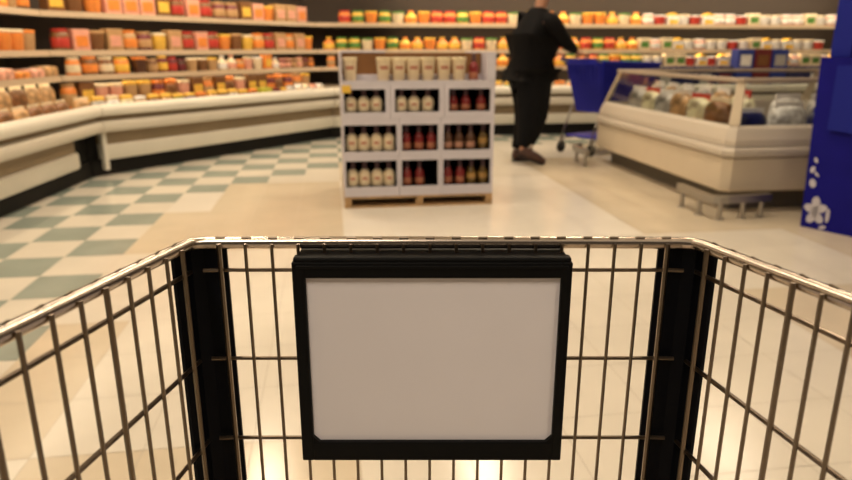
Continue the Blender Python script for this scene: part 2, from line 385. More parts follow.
row(2, [(s, *rest) for s, *rest in [(2.08,'pack','tan','yellow',.15,.19), (2.25,'pack','green','yellow',.15,.18), (2.42,'pack','cream','yellow',.15,.19), (2.59,'pack','brown','yellow',.15,.19), (2.76,'pack','orange','yellow',.15,.19), (2.93,'pack','tan','orange',.15,.19), (3.1,'pack','orange','cream',.15,.19), (3.27,'pack','green','white',.15,.19), (3.44,'pack','cream','green',.15,.19)]], .235, .50, 0,
    '{c} {k} in the front row of the back case, {n} right of the display', 'goods in the front row of the back case')
row(2, [(-.04,'jar','orange','tan',.11,.15), (.10,'tub','tan','pink',.12,.15), (.24,'jar','brown','orange',.12,.15)], .46, .86, 0, '{c} {k} on the middle shelf of the back case, {n} from its left corner', 'goods on the middle shelf of the back case')
# dark blue drink boxes standing on the back case deck, some two high
n = 0
for s, lv, col in [(4.35,1,'navy'), (4.63,1,'navy'), (4.91,1,'navy'), (5.19,1,'navy'), (5.47,2,'blue'), (5.72,2,'maroon'), (5.97,2,'blue'), (6.25,1,'navy'), (6.53,1,'navy'), (6.81,1,'navy')]:
    x, y = on(2, s, .226); n += 1
    bh = .36 if lv == 1 else .29
    for q in range(lv):
        t = '' if lv == 1 else (', lower one' if q == 0 else ', stacked on another')
        put('box', col, ['grey','navy','grey','maroon','white','brown','grey','navy','white','grey'][n-1], .23, bh, x, y, .50+q*.295, HEAD[2],
            '%s drink box beyond the freezer, %s from the left%s' % (col, ORD[n-1], t), 'drink boxes beyond the freezer')

# ------------------------------------------------------------------ pallet display of bottles
PX0, PX1, PY = .062, 1.134, 4.646
pal = empty('wooden_pallet', ((PX0+PX1)/2, PY+.42, 0), label='low wooden pallet on the floor under the bottle display', cat='pallet')
cx, cy = (PX0+PX1)/2, PY+.42
hw = (PX1-PX0)/2
for q in (-1, 0, 1):
    MB().box(q*(hw-.025)-.025, q*(hw-.025)+.025, -.42, .42, .014, .066, .003).build('stringer', wood, pal)
for j in range(6):
    yy = -.42+j*.152
    MB().box(-hw, hw, yy, yy+.095, .066, .083, .002).build('deck_board', wood, pal)
for j in range(3):
    yy = -.415+j*.37
    MB().box(-hw, hw, yy, yy+.09, 0, .014, .002).build('bottom_board', wood, pal)
def shipper(x0, x1, z0, z1, ox0, ox1, oz0, oz1, label):
    g = .0015; x0 += g; x1 -= g; z0 += g/2; z1 -= g/2
    y0, y1 = PY, PY+.80
    o = MB()
    o.box(x0, ox0, y0, y1, z0, z1); o.box(ox1, x1, y0, y1, z0, z1)
    o.box(ox0, ox1, y0, y1, z0, oz0); o.box(ox0, ox1, y0, y1, oz1, z1); o.box(ox0, ox1, y1-.02, y1, oz0, oz1)
    o = o.build('shipper_carton', board)
    o.data.transform(Matrix.Translation((-(x0+x1)/2, -PY, -z0))); o.location = ((x0+x1)/2, PY, z0)
    tag(o, label, 'carton', 'open shipper cartons stacked on the pallet')
    l = MB(); e = .0012
    for f in ([(ox0+e, .004), (ox0+e, .775)], [(ox1-e, .775), (ox1-e, .004)]): pass
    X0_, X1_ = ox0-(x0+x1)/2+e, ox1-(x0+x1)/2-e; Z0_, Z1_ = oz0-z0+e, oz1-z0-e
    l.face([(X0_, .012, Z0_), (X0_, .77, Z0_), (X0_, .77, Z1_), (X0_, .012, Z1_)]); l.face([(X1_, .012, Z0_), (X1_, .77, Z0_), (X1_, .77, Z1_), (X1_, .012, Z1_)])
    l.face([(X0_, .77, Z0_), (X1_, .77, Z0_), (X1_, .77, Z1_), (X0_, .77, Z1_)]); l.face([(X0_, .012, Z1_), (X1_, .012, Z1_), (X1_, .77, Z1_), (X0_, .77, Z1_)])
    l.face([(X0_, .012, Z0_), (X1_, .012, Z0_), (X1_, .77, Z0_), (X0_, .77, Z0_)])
    l.build('shade_lining', inner, o)  # black sheets stand in for the shade in the carton
    return o
ROWS = [(.083, .37, .151, .338, 'bottom', [(.062,.455,.078,.437), (.455,.750,.472,.731), (.750,1.134,.770,1.112)]),
        (.37, .63, .402, .587, 'middle', [(.062,.455,.074,.438), (.455,.750,.474,.731), (.750,1.134,.770,1.108)]),
        (.63, .862, .673, .829, 'upper', [(.062,.397,.081,.364), (.397,.772,.429,.739), (.772,1.134,.806,1.101)])]
WHAT = {'bottom': ['cream bottles', 'two red bottles', 'red and amber bottles'], 'middle': ['four cream bottles', 'three red bottles', 'brown bottles'], 'upper': ['three cream bottles', 'three cream bottles', 'red bottles']}
POS = ['left', 'middle', 'right']
for z0, z1, oz0, oz1, rn, bx in ROWS:
    for q, (a, b, c, d) in enumerate(bx):
        o = shipper(a, b, z0, z1, c, d, oz0, oz1, 'pale cardboard shipper carton holding %s, %s carton of the %s row' % (WHAT[rn][q], POS[q], rn))
        if rn == 'upper' and q == 0:
            MB().box(-.16, -.10, -.004, 0, .175, .225, .001).build('price_tag', yellow_t, o)
# tray on top: open at the front, kraft back panel, pale sides and ledge
tr = empty('display_tray', ((PX0+PX1)/2, PY, .8625), label='open pale cardboard tray with brown back panel on top of the display', cat='display tray')
MB().box(-hw, hw, 0, .80, 0, .018).build('tray_floor', board, tr)
MB().box(-hw, hw, 0, .010, .0185, .024).build('front_lip', board, tr)
for sx in (-1, 1):
    MB().prism([(0, 0), (1, 0), (1, 1), (0, 1)], 0, 1).bm.free()
    w_ = .012 if sx < 0 else .06
    MB().box(sx*hw-(w_ if sx > 0 else 0), sx*hw+(w_ if sx < 0 else 0), 0, .80, .0185, .212, .003).build('side_panel', board, tr)
MB().box(-hw+.013, hw-.061, .14, .79, .0185, .058, .003).build('ledge', board, tr)
MB().box(-hw+.013, hw-.061, .20, .215, .0585, .205, .001).build('back_panel', kraft, tr)
MB().box(-hw+.013, -hw+.32, .195, .222, .2055, .222, .002).build('top_flap', board, tr)

creamb = mat('cream_liquid_bottle', (.74, .62, .43), .35); capm = mat('dark_cap', (.075, .035, .04), .4); redmark = mat('red_label_print', (.45, .16, .10), .5)
redb = mat('red_sauce_bottle', (.20, .022, .022), .22); redl = mat('rust_label', (.34, .12, .06), .5)
brb = mat('brown_sauce_bottle', (.10, .045, .025), .22); brl = mat('pinkish_label', (.40, .20, .13), .5)
amb = mat('amber_bottle', (.13, .075, .02), .22); aml = mat('amber_label', (.36, .20, .05), .5)
def make_bottle(kind):
    if kind == 'cream':
        o = MB().lathe([(.036, 0), (.041, .006), (.0425, .068), (.0405, .084), (.033, .098), (.021, .108), (.0155, .112)], 18, sy=.9).build('cream_bottle', creamb, smooth=True)
        MB().lathe([(.0158, .112), (.0165, .114), (.0155, .160), (.0135, .164)], 14).build('cap', capm, o, True)
        MB().box(-.020, .016, -.0392, -.036, .045, .062, .001).build('label_mark', redmark, o)
        return o
    m, l = {'red': (redb, redl), 'brown': (brb, brl), 'amber': (amb, aml)}[kind]
    r = .034
    o = MB().lathe([(r*.92, 0), (r, .006), (r, .078), (r*.9, .092), (r*.58, .106), (.016, .112), (.0145, .116)], 16).build(kind+'_bottle', m, smooth=True)
    MB().lathe([(.0148, .116), (.015, .118), (.014, .162), (.012, .165)], 12).build('cap', capm, o, True)
    if kind == 'amber': MB().lathe([(r+.0003, .035), (r+.001, .036), (r+.001, .072), (r+.0003, .073)], 16).build('paper_label', l, o, True)
    else: MB().lathe([(r+.0003, .010), (r+.001, .011), (r+.001, .048), (r+.0003, .049)], 16).build('paper_label', l, o, True)
    return o
BP = {}
def bottle(kind, x, y, z, label, group, sc=1.):
    if kind not in BP: o = BP[kind] = make_bottle(kind)
    else: o = copy_tree(BP[kind])
    o.location = (x, y, z+.0005); o.scale = (1, 1, sc)
    tag(o, label, 'bottle', group)
BT = [('upper', .673, .92, [('left','cream',[.128,.217,.305]), ('middle','cream',[.478,.568,.665]), ('right','red',[.846,.935,1.046])]),
      ('middle', .402, 1.08, [('left','cream',[.127,.212,.300,.388]), ('middle','red',[.512,.602,.690]), ('right','brown',[.810,.890,.975])]),
      ('bottom', .151, 1.08, [('left','cream',[.127,.212,.300,.386]), ('middle','red',[.515,.605]), ('right','red',[.812,.902])])]
POSN = {2: ['left one of the pair', 'right one of the pair'], 3: ['leftmost of three', 'middle one of three', 'rightmost of three'], 4: ['leftmost of four', 'second of four', 'third of four', 'rightmost of four']}
for rn, z, sc, L in BT:
    for pos, kind, xs in L:
        for q, x in enumerate(xs):
            pn = POSN[len(xs)][q]
            bottle(kind, x, PY+.06, z+.0012, '%s bottle in the %s carton of the %s row, %s' % (kind, pos, rn, pn), '%s bottles in the %s row of the display' % (kind, rn), sc)
bottle('amber', 1.066, PY+.06, .4032, 'amber bottle beside the brown bottles in the middle row of the display', 'amber bottles in the display', 1.08)
bottle('amber', .985, PY+.06, .1522, 'amber bottle in the bottom right carton, next to the red bottles', 'amber bottles in the display', 1.08)
bottle('amber', 1.070, PY+.06, .1522, 'amber bottle in the bottom right carton, nearest the outer edge', 'amber bottles in the display', 1.08)
# cream tubs in the top tray
tubm = mat('cream_tub', (.70, .57, .38), .4); tubl = mat('cream_tub_lid', (.78, .66, .42), .4)
def make_tub():
    o = MB().lathe([(.036, 0), (.039, .004), (.045, .080), (.049, .135), (.049, .138)], 20).build('cream_tub', tubm, smooth=True)
    MB().lathe([(.051, .138), (.052, .140), (.052, .152), (.048, .156)], 20).build('lid', tubl, o, True)
    # red mark wraps the front of the tub
    mb = MB(); Lp = []
    for zz, rr in ((.078, .0458), (.100, .0475)):
        Lp.append([(rr*math.cos(a), rr*math.sin(a), zz) for a in [math.radians(-125+10*k) for k in range(8)]])
    mb.loops(Lp, cyclic=False).build('label_mark', redmark, o)
    return o
tsrc = None
for q, (x, lab) in enumerate([(.105, 'standing alone at the left end'), (.352, 'first right of the empty gap'), (.457, 'second right of the gap'), (.558, 'third right of the gap'), (.660, 'fourth right of the gap'), (.772, 'fifth right of the gap'), (.880, 'next to the dark red bottle')]):
    if tsrc is None: tsrc = make_tub(); o = tsrc
    else: o = copy_tree(tsrc)
    o.location = (x+(.024 if q == 0 else .008), PY+.075, .882); tag(o, 'cream tub with red mark in the top tray, '+lab, 'tub', 'cream tubs in the top tray')
bottle('red', .992, PY+.075, .8815, 'dark red bottle at the right end of the top tray beside the cream tubs', None, 1.12)

# ------------------------------------------------------------------ island freezer on the right
FXa, FXb, FYa, FYb = 2.62, 4.9, 4.14, 6.45
fz = empty('island_freezer', (3.4, 5.3, 0), label='cream island freezer with sloping glass sides filled with bagged frozen food', cat='freezer')
finv = Matrix.Translation((-3.4, -5.3, 0))
def rl(o, z, far=None, ch=.05):        # chamfered rectangle, o outwards; far overrides the far-end offset
    f = o if far is None else far
    x0, x1, y0, y1 = FXa-o, FXb+o, FYa-o, FYb+f
    c = max(.01, ch+o*.3)
    return [(x0+c, y0, z), (x1-c, y0, z), (x1, y0+c, z), (x1, y1-c, z), (x1-c, y1, z), (x0+c, y1, z), (x0, y1-c, z), (x0, y0+c, z)]
def fpart(mb, name, m, par=None, smooth=False):
    o = mb.build(name, m, fz if par is None else par, smooth); o.data.transform(finv); return o
frail = mat('freezer_rail', (.42, .34, .26), .35)
fkick = mat('freezer_kick', (.10, .085, .065), .5)
fcream = mat('freezer_cream', (.66, .56, .42), .38, noise=.03, nscale=3)
flip = mat('freezer_lip', (.60, .53, .44), .4)
fpart(MB().loops([rl(-.13, 0), rl(-.13, .143)], close_bot=True), 'base', fkick)
fpart(MB().loops([rl(-.12, .143), rl(-.02, .145), rl(0, .16), rl(0, .375), rl(-.015, .388)], True, True), 'body', fcream, smooth=False)
fpart(MB().loops([rl(-.02, .388), rl(.015, .392), rl(.022, .41), rl(.022, .435), rl(.01, .455), rl(-.03, .456)], False, False), 'bumper', flip)
fpart(MB().loops([rl(-.03, .456), rl(-.005, .46), rl(-.005, .50), rl(-.03, .575), rl(-.05, .592), rl(-.09, .592), rl(-.10, .40)], False, False), 'lip', flip)
fpart(MB().loops([rl(-.101, .39), rl(-.101, .395)], True, True), 'liner', dark_in)
G0 = dict(o=-.055, far=-.05); G1 = dict(o=-.10, far=-.24)
def g0(z=.594): return rl(-.055, z, -.05)
def g1(z=.875): return rl(-.10, z, -.24)
a, b = g0(), g1()
# glass: near end, left side, far end, right side - each a pane with thickness
def pane(i0, i1, name='glass_pane'):
    p = [Vector(a[i0]), Vector(a[i1]), Vector(b[i1]), Vector(b[i0])]
    n = (p[1]-p[0]).cross(p[3]-p[0]).normalized()*.006
    mb = MB(); mb.loops([[tuple(q) for q in p], [tuple(q+n) for q in p]], True, True)
    return fpart(mb, name, glass_m)
pane(0, 1); pane(2, 3); pane(4, 5); pane(6, 7)
fpart(MB().loops([rl(-.088, .874, -.225), rl(-.080, .880, -.21), rl(-.080, .900, -.21), rl(-.088, .906, -.225), rl(-.122, .906, -.265), rl(-.127, .898, -.27), rl(-.127, .880, -.27), rl(-.12, .874, -.26), rl(-.088, .874, -.225)]), 'top_rail', frail)
for i0, i1 in ((7, 0), (1, 2), (3, 4), (5, 6)):
    p = [Vector(a[i0]), Vector(a[i1]), Vector(b[i1]), Vector(b[i0])]
    ex = (p[1]-p[0]).normalized()*.012
    n = (p[1]-p[0]).cross(p[3]-p[0]).normalized()*.012
    q = [p[0]-ex-n, p[1]+ex-n, p[2]+ex-n, p[3]-ex-n]
    fpart(MB().loops([[tuple(v) for v in q], [tuple(v+n*2) for v in q]], True, True), 'corner_post', fcream)
# frozen goods
frz = [('bag','grey','white',.26,.36), ('bag','tan','white',.26,.38), ('bag','cream','red',.26,.36), ('bag','grey','blue',.26,.34), ('bag','brown','cream',.26,.35)]
rr = random.Random(5)
def fbag(x, y, c, c2, rz, label, h, tilt=0):
    put('bag', c, c2, .27, h, x, y, .396, rz, label, 'bags in the island freezer')
n = 0
for j in range(6):
    y = 4.72+j*.27; k = frz[[4, 2, 1, 0, 2, 0][j]]; n += 1
    fbag(2.88, y, k[1], k[2], PI/2+.15, '%s bag in the freezer along its left glass, %s from the near end' % (k[1], ORD[n-1]), k[4])
n = 0
for j in range(6):
    y = 4.78+j*.27; k = frz[[2, 1, 0, 0, 1, 0][j]]; n += 1
    fbag(3.10, y, k[1], k[2], PI/2-.1, '%s bag in the second freezer row from the left glass, %s from near' % (k[1], ORD[n-1]), .40)
for j in range(6):
    c = ['navy','white','navy','pink','tan','pink'][j]; c2 = ['white','white','blue','tan','pink','tan'][j]
    x = 2.90+j*.30
    fbag(x, 4.38, c, c2, 0, '%s bag behind the near end glass of the freezer, %s from the corner' % (c, ORD[j]), .30 if c == 'navy' else .34)
for j in range(5):
    c = ['white','grey','pink','tan','pink'][j]
    fbag(3.34+j*.30, 4.60, c, 'white', .1, '%s bag in the freezer, second row from near glass, %s from left' % (c, ORD[j]), .38)

# steel corner guards
def guard(name, path, legs, label):
    o = empty(name, (path[1][0], path[1][1], 0), label=label, cat='guard rail')
    b0 = Vector((path[1][0], path[1][1], 0))
    pts = [Vector((x, y, .135))-b0 for x, y in path]
    # rounded corner
    p0, p1, p2 = pts; u = (p0-p1).normalized(); v = (p2-p1).normalized(); rr = .10
    P = [p0]+[p1+u*rr*(1-t)**2+v*rr*t**2 for t in (0, .25, .5, .75, 1)]+[p2]
    mb = MB(); L = []
    for q, p in enumerate(P):
        t = (P[min(q+1, len(P)-1)]-P[max(q-1, 0)]).normalized(); nn = Vector((-t.y, t.x, 0))*.022
        L.append([tuple(p+nn+Vector((0, 0, .025))), tuple(p-nn+Vector((0, 0, .025))), tuple(p-nn-Vector((0, 0, .025))), tuple(p+nn-Vector((0, 0, .025)))])
    mb.loops(L, True, True).build('rail', steel, o)
    for x, y in legs:
        q = Vector((x, y, 0))-b0
        l = MB().tube([q+Vector((0, 0, .006)), q+Vector((0, 0, .111))], .016, 10).build('leg', steel, o, True)
        MB().lathe([(.032, 0), (.032, .005), (.026, .007)], 12, c=(q.x, q.y, 0)).build('foot_plate', steel, l, True)
guard('corner_guard', [(2.47, 4.44), (2.465, 3.985), (2.90, 4.03)], [(2.469, 4.38), (2.466, 4.14), (2.53, 4.000), (2.70, 4.012), (2.84, 4.022)], 'low steel guard rail on legs around the near freezer corner')
guard('corner_guard', [(2.40, 6.05), (2.405, 6.50), (2.52, 6.56)], [(2.401, 6.12), (2.404, 6.36), (2.47, 6.535)], 'low steel guard rail at the far freezer corner beside the blue cart')

# ------------------------------------------------------------------ blue cardboard stand on the far right
ks = empty('display_stand', (2.951, 3.765, 0), math.atan2(-.902, .431), label='tall blue cardboard display stand with pale flower print at the right edge', cat='display stand')
# local: +x along the visible face (towards the camera), +y behind the face (to the right)
MB().prism([(-.0, 0), (.62, 0), (.62, 1.048), (-.035, 1.048)], 0, .36).build('body', kiosk_m, ks)
MB().box(.0, .115, .03, .33, 1.0485, 1.62, .003).build('header', kiosk_l, ks)
poly = [(.085, .60), (.085, 1.0), (.60, 1.03), (.60, .54)]
pts = [(.085, 1.0), (.60, 1.03), (.60, .53)]+[(.60-.515*t, .53+.095*math.sin(t*PI/2)) for t in (.2, .4, .6, .8, 1.)]
MB().prism(pts, -.035, -.001).build('front_pocket', kiosk_l, ks)
def petal(fp, x, z, a, b, rot):
    L = [(x+a*math.cos(t)*math.cos(rot)-b*math.sin(t)*math.sin(rot), -.0015, z+a*math.cos(t)*math.sin(rot)+b*math.sin(t)*math.cos(rot)) for t in [2*PI*k/14 for k in range(14)]]
    fp.loops([L, [(p[0], -.0004, p[2]) for p in L]], True, True); return fp
fp = MB(); petal(fp, .078, .115, .026, .03, 0)
for k in range(5):
    an = 2*PI*k/5+.4; petal(fp, .078+.034*math.cos(an), .115+.052*math.sin(an), .040, .026, an)
fp.build('flower_print', flower_m, ks)
for a_ in ((.035, .285, .020, .028, .3), (.022, .37, .014, .022, -.3), (.034, .43, .010, .018, .5), (.155, .10, .012, .045, 0), (.135, .02, .022, .012, .4), (.05, .345, .008, .02, .8)):
    petal(MB(), *a_).build('leaf_print', flower_m, ks)

# ------------------------------------------------------------------ the blue cart pushed by the shopper
TH = math.radians(27)
bc = empty('shopping_cart', (2.57, 7.10, 0), TH, label='blue plastic shopping cart pushed by the shopper in black', cat='shopping cart')
# local x = direction of travel, y from -.45 (near side) to 0 (far side)
def rect(x0, x1, y0, y1, z, z2=None): return [(x0, y0, z), (x1, y0, z if z2 is None else z2), (x1, y1, z if z2 is None else z2), (x0, y1, z)]
def off(lp, e): 
    cxx = sum(p[0] for p in lp)/4; cyy = sum(p[1] for p in lp)/4
    return [(p[0]+(e if p[0] < cxx else -e), p[1]+(e if p[1] < cyy else -e), p[2]) for p in lp]
top = rect(-.06, .86, -.485, .035, .955, .93); bot = rect(.05, .76, -.40, -.05, .44, .49)
MB().loops([off(top, .012), top, bot, off(bot, .012)][::-1][1:] and [bot, top, off(top, .012), off([(p[0], p[1], p[2]+.012) for p in bot], .012)], True, True).build('basket', blue_p, bc)
MB().tube([Vector(p)+Vector((0, 0, .006)) for p in top], .016, 8, closed=True).build('basket_rim', blue_p, bc, True)
rb = MB()
for k in range(9):
    t = (k+.5)/9; a_ = Vector(top[0]).lerp(Vector(top[3]), t); b_ = Vector(bot[0]).lerp(Vector(bot[3]), t)
    rb.tube([a_+Vector((-.004, 0, -.03)), b_+Vector((-.004, 0, .02))], .006, 6)
for k in range(16):
    t = (k+.5)/16; a_ = Vector(top[0]).lerp(Vector(top[1]), t); b_ = Vector(bot[0]).lerp(Vector(bot[1]), t)
    rb.tube([a_+Vector((0, -.004, -.03)), b_+Vector((0, -.004, .02))], .006, 6)
rb.build('rib', blue_d, bc)
MB().tube([(-.15, -.47, .985), (-.15, .02, .985)], .015, 10).build('handle', blue_d, bc, True)
for y in (-.46, .01):
    MB().tube([(-.155, y, .985), (-.06, y, .962)], .012, 8).build('handle_bracket', steel, bc, True)
    MB().tube([(.03, y*.9-.02, .50), (-.06, y*.9-.02, .30), (-.12, y*.9-.02, .16), (.80, y*.9-.02, .16), (.86, y*.9-.02, .20)], .013, 8).build('chassis_rail', steel, bc, True)
MB().box(-.06, .80, -.42, -.02, .175, .195, .006).build('lower_tray', blue_p, bc)
for x in (-.11, .78):
    for y in (-.435, -.01):
        w = MB().lathe([(.055, -.014), (.062, -.008), (.062, .008), (.055, .014)], 16)
        w.bm.transform(Matrix.Translation((x, y, .0625))@Matrix.Rotation(PI/2, 4, 'X'))
        o = w.build('wheel', rubber, bc, True)
        MB().box(x-.018, x+.018, y-.022, y+.022, .126, .148, .003).box(x-.012, x+.012, y-.022, y-.018, .06, .127).box(x-.012, x+.012, y+.018, y+.022, .06, .127).build('fork', steel, o)

# ------------------------------------------------------------------ the shopper
skin = mat('skin', (.48, .24, .15), .5, noise=.05, nscale=20)
blackcloth = mat('black_cloth', (.0045, .004, .0045), .85, spec=.15, noise=.2, nscale=30)
blackpants = mat('black_trousers', (.0035, .0035, .0045), .85, spec=.15, noise=.2, nscale=30)
shoem = mat('brown_shoe_leather', (.055, .022, .016), .5, noise=.15, nscale=20); solem = mat('shoe_sole', (.012, .008, .007), .7)
hairm = mat('dark_hair', (.012, .008, .006), .6, noise=.3, nscale=40)
sock = mat('pale_sock', (.50, .42, .36), .8)
def skinmesh(name, verts, edges, radii, m, parent=None, sub=2, root=0):
    me = bpy.data.meshes.new(name); me.from_pydata(verts, edges, []); 
    o = bpy.data.objects.new(name, me); C.objects.link(o)
    sk = o.modifiers.new('skin', 'SKIN'); sk.use_smooth_shade = True; sk.branch_smoothing = .4
    for i, r_ in enumerate(radii):
        r_ = r_ if isinstance(r_, tuple) else (r_, r_)
        me.skin_vertices[0].data[i].radius = r_; me.skin_vertices[0].data[i].use_root = (i == root)
    o.modifiers.new('sub', 'SUBSURF').levels = sub
    bpy.context.view_layer.update()
    dg = bpy.context.evaluated_depsgraph_get()
    nm = bpy.data.meshes.new_from_object(o.evaluated_get(dg)); o.modifiers.clear()
    o.data = nm; nm.materials.clear(); nm.materials.append(m)
    for p in nm.polygons: p.use_smooth = True
    if parent: o.parent = parent
    return o
class SK:
    def __init__(s): s.v = []; s.e = []; s.r = []
    def add(s, p, r, par=None):
        s.v.append(p); s.r.append(r); i = len(s.v)-1
        if par is not None: s.e.append((par, i))
        return i
    def chain(s, par, pts):
        for p, r in pts: par = s.add(p, r, par)
        return par
PR = math.radians(18)     # the way the shopper faces, from +x
sp = empty('person', (1.925, 6.44, 0), PR, label='person in loose black clothes and brown shoes pushing the blue cart', cat='person')
# local: x forward, y left, z up.  right side (y<0) is nearest the camera
k = SK()
pel = k.add((-.02, 0, .93), (.13, .15))
sp1 = k.add((-.005, 0, 1.08), (.115, .14), pel); ch_ = k.add((.03, 0, 1.25), (.10, .13), sp1)
nb = k.add((.055, 0, 1.41), (.055, .06), ch_); nk = k.add((.075, 0, 1.49), .055, nb)
h1 = k.add((.10, 0, 1.565), (.075, .068), nk); h2 = k.add((.105, 0, 1.64), (.092, .078), h1); h3 = k.add((.095, 0, 1.705), (.075, .065), h2)
HT = (.50, .44)          # handle distance ahead along x
arms = {}
for sd in (-1, 1):
    hip = k.add((-.02, sd*.09, .88), (.095, .09), pel)
    if sd < 0: leg = [((.0, sd*.10, .50), .06), ((-.07, sd*.10, .32), .054), ((-.14, sd*.10, .13), .036), ((-.11, sd*.105, .085), .033), ((.0, sd*.125, .035), .026)]
    else: leg = [((.06, sd*.09, .50), .06), ((.0, sd*.09, .30), .054), ((-.07, sd*.09, .10), .036), ((-.04, sd*.09, .05), .033), ((.07, sd*.09, .03), .028)]
    k.chain(hip, leg)
    wr = (.535, .17+.19*sd, 1.045)
    sh = k.chain(ch_, [((.04, sd*.165, 1.345), .05)])
    el = k.chain(sh, [((.20, sd*.235+.03, 1.17), .044), ((.24, sd*.235+.035, 1.14), .042)])
    wv = k.chain(el, [((.40, .10+sd*.205, 1.09), .036), (wr, .026)])
    pm_ = k.add((wr[0]+.055, wr[1], 1.045), (.030, .018), wv)
    for f in range(4):
        yy = wr[1]+(f-1.5)*.019; ln = [.9, 1, .95, .8][f]
        k.chain(pm_, [((wr[0]+.088, yy, 1.045), .009), ((wr[0]+.088+.03*ln, yy, 1.03), .0085), ((wr[0]+.085+.03*ln, yy, 1.0), .008)])
    k.chain(pm_, [((wr[0]+.055, wr[1]-sd*.036, 1.03), .010), ((wr[0]+.075, wr[1]-sd*.046, 1.005), .009)])
body = skinmesh('body', k.v, k.e, k.r, skin, sp, 1)
# face
def ell(name, c, s_, m, par, rot=None):
    mb = MB(); mb.superell(s_[0], s_[1], s_[2], 1, 1, z0=-s_[2]); mb.bm.transform(Matrix.Translation(c)); return mb.build(name, m, par, True)
ell('nose', (.200, 0, 1.615), (.018, .013, .022), skin, body)
for sd in (-1, 1):
    ell('ear', (.095, sd*.078, 1.625), (.018, .010, .03), skin, body)
    ell('eye', (.178, sd*.030, 1.648), (.012, .013, .011), mat('eye_white', (.7, .68, .65), .3), body)
ell('mouth', (.180, 0, 1.575), (.012, .024, .006), mat('lips', (.40, .13, .10), .5), body)
mb = MB(); mb.superell(.115, .098, .088, 1, 1, z0=1.595); mb.bm.transform(Matrix.Translation((.075, 0, .015)))
bmesh.ops.delete(mb.bm, geom=[v for v in mb.bm.verts if v.co.x > .12 and v.co.z < 1.69], context='VERTS')
bmesh.ops.solidify(mb.bm, geom=list(mb.bm.faces), thickness=-.012)
mb.build('hair', hairm, sp, True)
# trousers
k = SK(); pv = k.add((-.02, 0, .94), (.19, .19))
for sd in (-1, 1):
    hp = k.add((-.02, sd*.085, .84), (.19, .15), pv)
    if sd < 0: k.chain(hp, [((-.03, sd*.095, .66), (.20, .15)), ((-.03, sd*.10, .46), (.18, .13)), ((-.07, sd*.10, .30), (.135, .105)), ((-.115, sd*.10, .185), (.09, .08)), ((-.12, sd*.10, .165), (.085, .075))])
    else: k.chain(hp, [((.05, sd*.09, .66), (.20, .15)), ((.05, sd*.09, .48), (.17, .13)), ((.01, sd*.09, .30), (.13, .10)), ((-.055, sd*.09, .14), (.085, .075)), ((-.065, sd*.09, .11), (.08, .07))])
skinmesh('trousers', k.v, k.e, k.r, blackpants, sp, 1)
# loose black top with sleeves
k = SK(); c0 = k.add((-.02, 0, 1.0), (.20, .205))
k.chain(c0, [((-.02, 0, .90), (.185, .19)), ((-.02, 0, .86), (.165, .175))])
c1_ = k.add((0, 0, 1.14), (.195, .20), c0); c2_ = k.add((.025, 0, 1.29), (.175, .21), c1_); k.chain(c2_, [((.05, 0, 1.42), (.115, .13)), ((.06, 0, 1.475), (.085, .088))])
for sd in (-1, 1):
    k.chain(c2_, [((.04, sd*.17, 1.36), .115), ((.06, sd*.20, 1.34), .10), ((.20, sd*.235+.03, 1.175), .078), ((.24, sd*.235+.035, 1.145), .074), ((.42, .10+sd*.203, 1.085), .046), ((.44, .105+sd*.202, 1.08), .045)])
skinmesh('top', k.v, k.e, k.r, blackcloth, sp, 1)
# shoes
for sd, ax, ay, rz, pit in ((-1, -.14, -.10, -.45, .33), (1, -.07, .09, -.1, 0.)):
    M = Matrix.Translation((ax, ay, 0))@Matrix.Rotation(rz, 4, 'Z')@Matrix.Translation((.19, 0, 0))@Matrix.Rotation(pit, 4, 'Y')@Matrix.Translation((-.19, 0, 0))
    mb = MB(); mb.superell(.145, .050, .045, .6, .75, z0=.012); 
    for v in mb.bm.verts:
        if v.co.x > .02: v.co.z *= 1-.35*(v.co.x-.02)/.12
    mb.superell(.058, .046, .045, .7, .9, z0=.045, M=Matrix.Translation((-.075, 0, 0)))
    mb.bm.transform(M@Matrix.Translation((.085, 0, 0))); s_ = mb.build('shoe', shoem, sp, True)
    mb = MB(); mb.superell(.150, .053, .008, .3, .75); mb.bm.transform(M@Matrix.Translation((.085, 0, 0))); mb.build('sole', solem, s_, True)
    mb = MB().lathe([(.042, .07), (.043, .09), (.042, .15)], 14); mb.bm.transform(M@Matrix.Translation((.01, 0, .005))); mb.build('sock', sock, sp, True)

# ------------------------------------------------------------------ the wire cart in front of the camera
FC, ZC = .571, .9324       # front rim: distance ahead and height
XL, XR = -.2094, .2407
FL, RISE = .094, .085       # sides flare and rise towards the handle
LEN = .82
ct = empty('shopping_cart', (0, 0, 0), -YAW, label='chrome wire shopping cart seen from behind its handle, with sign in front', cat='shopping cart')
XM = (XL+XR)/2
def sd_pt(side, t, dz=0.):
    x = (XL-FL*t) if side < 0 else (XR+FL*t)
    return Vector((x, FC-t, ZC+(.072 if side < 0 else .098)*t-dz))   # the basket sits a touch out of level
rimpts = [sd_pt(-1, LEN), sd_pt(-1, .5), sd_pt(-1, .2), sd_pt(-1, .012), Vector((XL+.003, FC-.003, ZC)), Vector((XL+.014, FC, ZC))]
rimpts += [Vector((XL+.12, FC+.0015, ZC)), Vector((XM, FC+.002, ZC)), Vector((XR-.12, FC+.0015, ZC)), Vector((XR-.014, FC, ZC)), Vector((XR-.003, FC-.003, ZC)), sd_pt(1, .012), sd_pt(1, .2), sd_pt(1, .5), sd_pt(1, LEN)]
MB().tube(rimpts, .0056, 12).build('basket_rim', chrome_b, ct, True)
